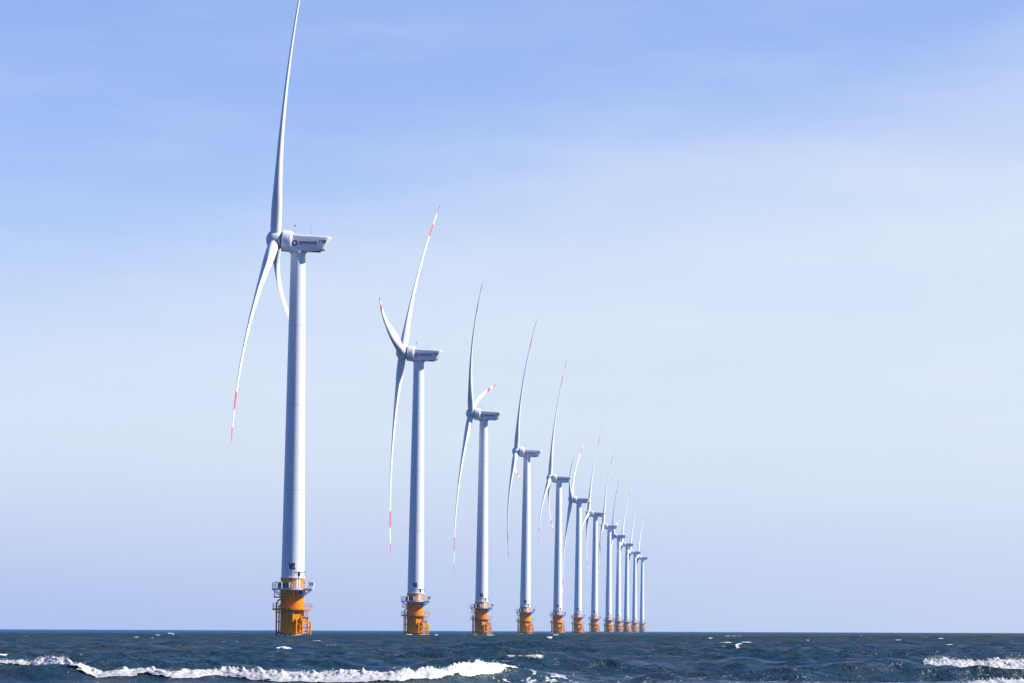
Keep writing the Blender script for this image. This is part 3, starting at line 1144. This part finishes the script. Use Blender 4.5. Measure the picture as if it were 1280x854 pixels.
def blade_mesh(cbend):
    """blade along local +Z from the hub centre, upwind = -X, rotating towards -Y at the top"""
    b = MB()
    st = [0, 2.0, 3.5, 5.2, 7.5, 10, 13, 16, 20, 24, 29, 34, 40, 46, 52, 57, 60.4]
    f0, f1, f2, f3 = .775 * RL, .858 * RL, .937 * RL, RL
    st = [s_ for s_ in st if s_ < f0 - .5] + [f0, f0 + .05, (f0 + f1) / 2, f1, f1 + .05, (f1 + f2) / 2, f2, f2 + .05,
                                             f2 + 2.2, f2 + 4.2, RL - 1.0, RL - .35, RL]
    NP = 28
    verts = []
    for s_ in st:
        rr = s_ / RL
        chord = float(np.interp(s_, [0, 3.5, 6, 10, 14, 18, 24, 34, 46, 60, 72, 78, RL - .35, RL],
                                [2.9, 2.9, 3.05, 3.7, 4.25, 4.35, 4.0, 3.25, 2.6, 1.95, 1.45, 1.05, .45, .06]))
        tr = float(np.interp(s_, [0, 4, 8, 12, 18, 26, 40, RL], [1, 1, .78, .58, .44, .36, .30, .24]))
        circ = float(np.interp(s_, [0, 3.8, 9, 14], [1, 1, .35, 0]))
        tw = R(float(np.interp(s_, [0, 6, 14, 24, 40, 60, RL], [12, 12, 10, 7, 4, 1.0, -1])) + 1.0)
        off = RL * (cbend * rr ** 2 - 0.08 * rr * (1 - rr))
        for k in range(NP):
            t = 2 * PI * k / NP
            # airfoil-ish: u 0 leading .. 1 trailing
            u = .5 * (1 - math.cos(t))
            yt = 5 * (.2969 * math.sqrt(max(u, 0)) - .126 * u - .3516 * u * u + .2843 * u ** 3 - .1015 * u ** 4)
            sgn = 1 if t <= PI else -1
            av = sgn * yt * tr * (1.0 if sgn > 0 else .85)
            cv = sgn * .5 * math.sin(t) * sgn if False else .5 * math.sin(t)
            thick = circ * cv + (1 - circ) * av
            pos_c = (u - (.5 * circ + .32 * (1 - circ))) * chord
            th = thick * chord
            # chord runs from leading edge (-Y, upwind) to trailing edge (+Y); suction side downwind (+X)
            cd = (-math.sin(tw) * -1, math.cos(tw))      # (x, y)
            nd = (math.cos(tw), -math.sin(tw))
            verts.append((cd[0] * pos_c + nd[0] * th + off, cd[1] * pos_c + nd[1] * th, s_))
    ns = len(st)
    fw_, fr_ = [], []
    for i in range(ns - 1):
        mid = (st[i] + st[i + 1]) / 2
        dest = fr_ if (f0 < mid < f1 or mid > f2) else fw_
        for k in range(NP):
            q = (k + 1) % NP
            dest.append((i * NP + k, i * NP + q, (i + 1) * NP + q, (i + 1) * NP + k))
    fw_.append(tuple(range(NP))[::-1])
    fr_.append(tuple((ns - 1) * NP + k for k in range(NP)))
    me = bpy.data.meshes.new("blade")
    me.from_pydata(verts, [], fw_ + fr_)
    me.materials.append(BLADE)
    me.materials.append(RED)
    me.polygons.foreach_set("material_index", [0] * len(fw_) + [1] * len(fr_))
    bm = bmesh.new()
    bm.from_mesh(me)
    bmesh.ops.recalc_face_normals(bm, faces=bm.faces)
    bm.to_mesh(me)
    bm.free()
    me.polygons.foreach_set("use_smooth", [True] * len(me.polygons))
    return me


# ------------------------------------------------------------------ one turbine
GROUP = "offshore wind turbines standing in a row"


def make_turbine():
    t = bpy.data.objects.new("wind_turbine", None)
    t.empty_display_size = 4
    col.objects.link(t)
    t["category"] = "wind turbine"
    t["group"] = GROUP
    t["label"] = "wind turbine"
    fo = link("foundation", m_foundation(), t)
    link("cable_tube", m_jtube(), fo)
    link("boat_landing", m_boat_landing(), fo)
    link("ladder", m_ladder(), fo)
    link("ladder_box", m_service_box(), fo)
    lp = link("lower_platform", m_lower_platform(), t)
    link("railing", m_railing(5.2, 7.3, 1.35, 22, .035, ORANGE_D, 2), lp)
    up_ = link("upper_platform", m_upper_platform(), t)
    link("railing", m_railing(5.38, 12.6, 1.5, 26, .04, WHITE, 3, upper_rail_extra), up_)
    link("access_basket", m_landing_frame(), up_)
    link("equipment_panel", m_cabinets(), up_)
    link("cable_box", m_hang_box(), up_)
    link("davit_crane", m_crane(), up_)
    for x, y in ((4.6, -4.3), (3.3, -4.75), (-4.2, -3.1)):
        link("navigation_lantern", m_lantern(x, y), up_)
    link("lifebuoy", m_ring(), up_)
    tw = link("tower", m_tower(), t)
    link("door", m_door(), tw)
    text_obj("tower_number", "W1", 1.75, 1.85, .30, MARK, -.95, 0, 17.6, tw, 0, 3.03)
    na = link("nacelle", m_nacelle(), t)
    link("yaw_collar", m_hatch(), na)
    link("generator_housing", m_generator(), na)
    link("weather_mast", m_mast(0), na)
    link("weather_mast", m_mast(1), na)
    link("logo", m_logo(), na)
    text_obj("company_lettering", "SERMSANG", .70, 4.75, .145, NAVY, .38, -2.115, 103.72, na)
    text_obj("company_lettering", "TTVN", 1.0, 2.0, .17, TEAL, 5.45, -2.115, 103.86, na, .22)
    b = MB()
    for k in range(16):
        b.box((.55 + k * .295, -2.1 - .02, 103.45), (.21, .012, .1), NAVY)
    link("fine_lettering", b.mesh("fine_lettering"), na)
    link("hub", m_hub(), t)
    return t


def copy_tree(o, parent=None):
    c = o.copy()
    col.objects.link(c)
    if parent:
        c.parent = parent
    for ch in list(o.children):
        copy_tree(ch, c)
    return c


proto = make_turbine()
Lm = Matrix.Rotation(LEAN, 4, "Y")
CAMP = Vector((0, 0, CAM_H))
blade_cache = {}
roots = [proto] + [copy_tree(proto) for _ in TURB[1:]]
for i, (root, (hx, hy, yaw, ang0, blades, label)) in enumerate(zip(roots, TURB)):
    ray = fw + rt * ((hx - 640) / F_PX) - up * ((hy - 427) / F_PX)
    s_ = (HUB_Z - CAM_H) / ray.z
    hub_w = CAMP + ray * s_
    Ym = Matrix.Rotation(-R(yaw), 4, "Z")
    loc = hub_w - (Lm @ Ym @ HUB)
    root.location = (loc.x, loc.y, 0)
    root.rotation_euler = (0, LEAN, 0)
    root["label"] = label
    for ch in root.children:
        nm = ch.name.split(".")[0]
        if nm in ("nacelle", "hub"):
            ch.rotation_euler = (0, 0, -R(yaw))
    for (dk, cb) in blades:
        if cb not in blade_cache:
            blade_cache[cb] = blade_mesh(cb)
        bo = link("blade", blade_cache[cb], root)
        th = R(ang0 + dk)
        # local +Z -> cos*UPR + sin*HR ; -X stays upwind
        Rx = Matrix.Rotation(-th, 4, "X")
        Ty = Matrix.Rotation(TILT, 4, "Y")
        bo.matrix_local = Ym @ Matrix.Translation(HUB) @ Ty @ Rx
        if i == 0 and dk == 0:
            bo.scale = (1, 1, 1.05)

# ------------------------------------------------------------------ sea air
hb = MB()
hb.box((0, 4450, 97), (12400, 9700, 200), WHITE)
hme = hb.mesh("haze")
hme.materials.clear()
hm = bpy.data.materials.new("sea_air")
hm.use_nodes = True
ht = hm.node_tree
ht.nodes.clear()
pv = N(ht, "ShaderNodeVolumePrincipled")
pv.inputs["Color"].default_value = (0.66, 0.82, 1.0, 1)
pv.inputs["Density"].default_value = 2.9e-5
ho = N(ht, "ShaderNodeOutputMaterial")
ht.links.new(pv.outputs[0], ho.inputs["Volume"])
hme.materials.append(hm)
haze = link("haze", hme)
haze["kind"] = "stuff"
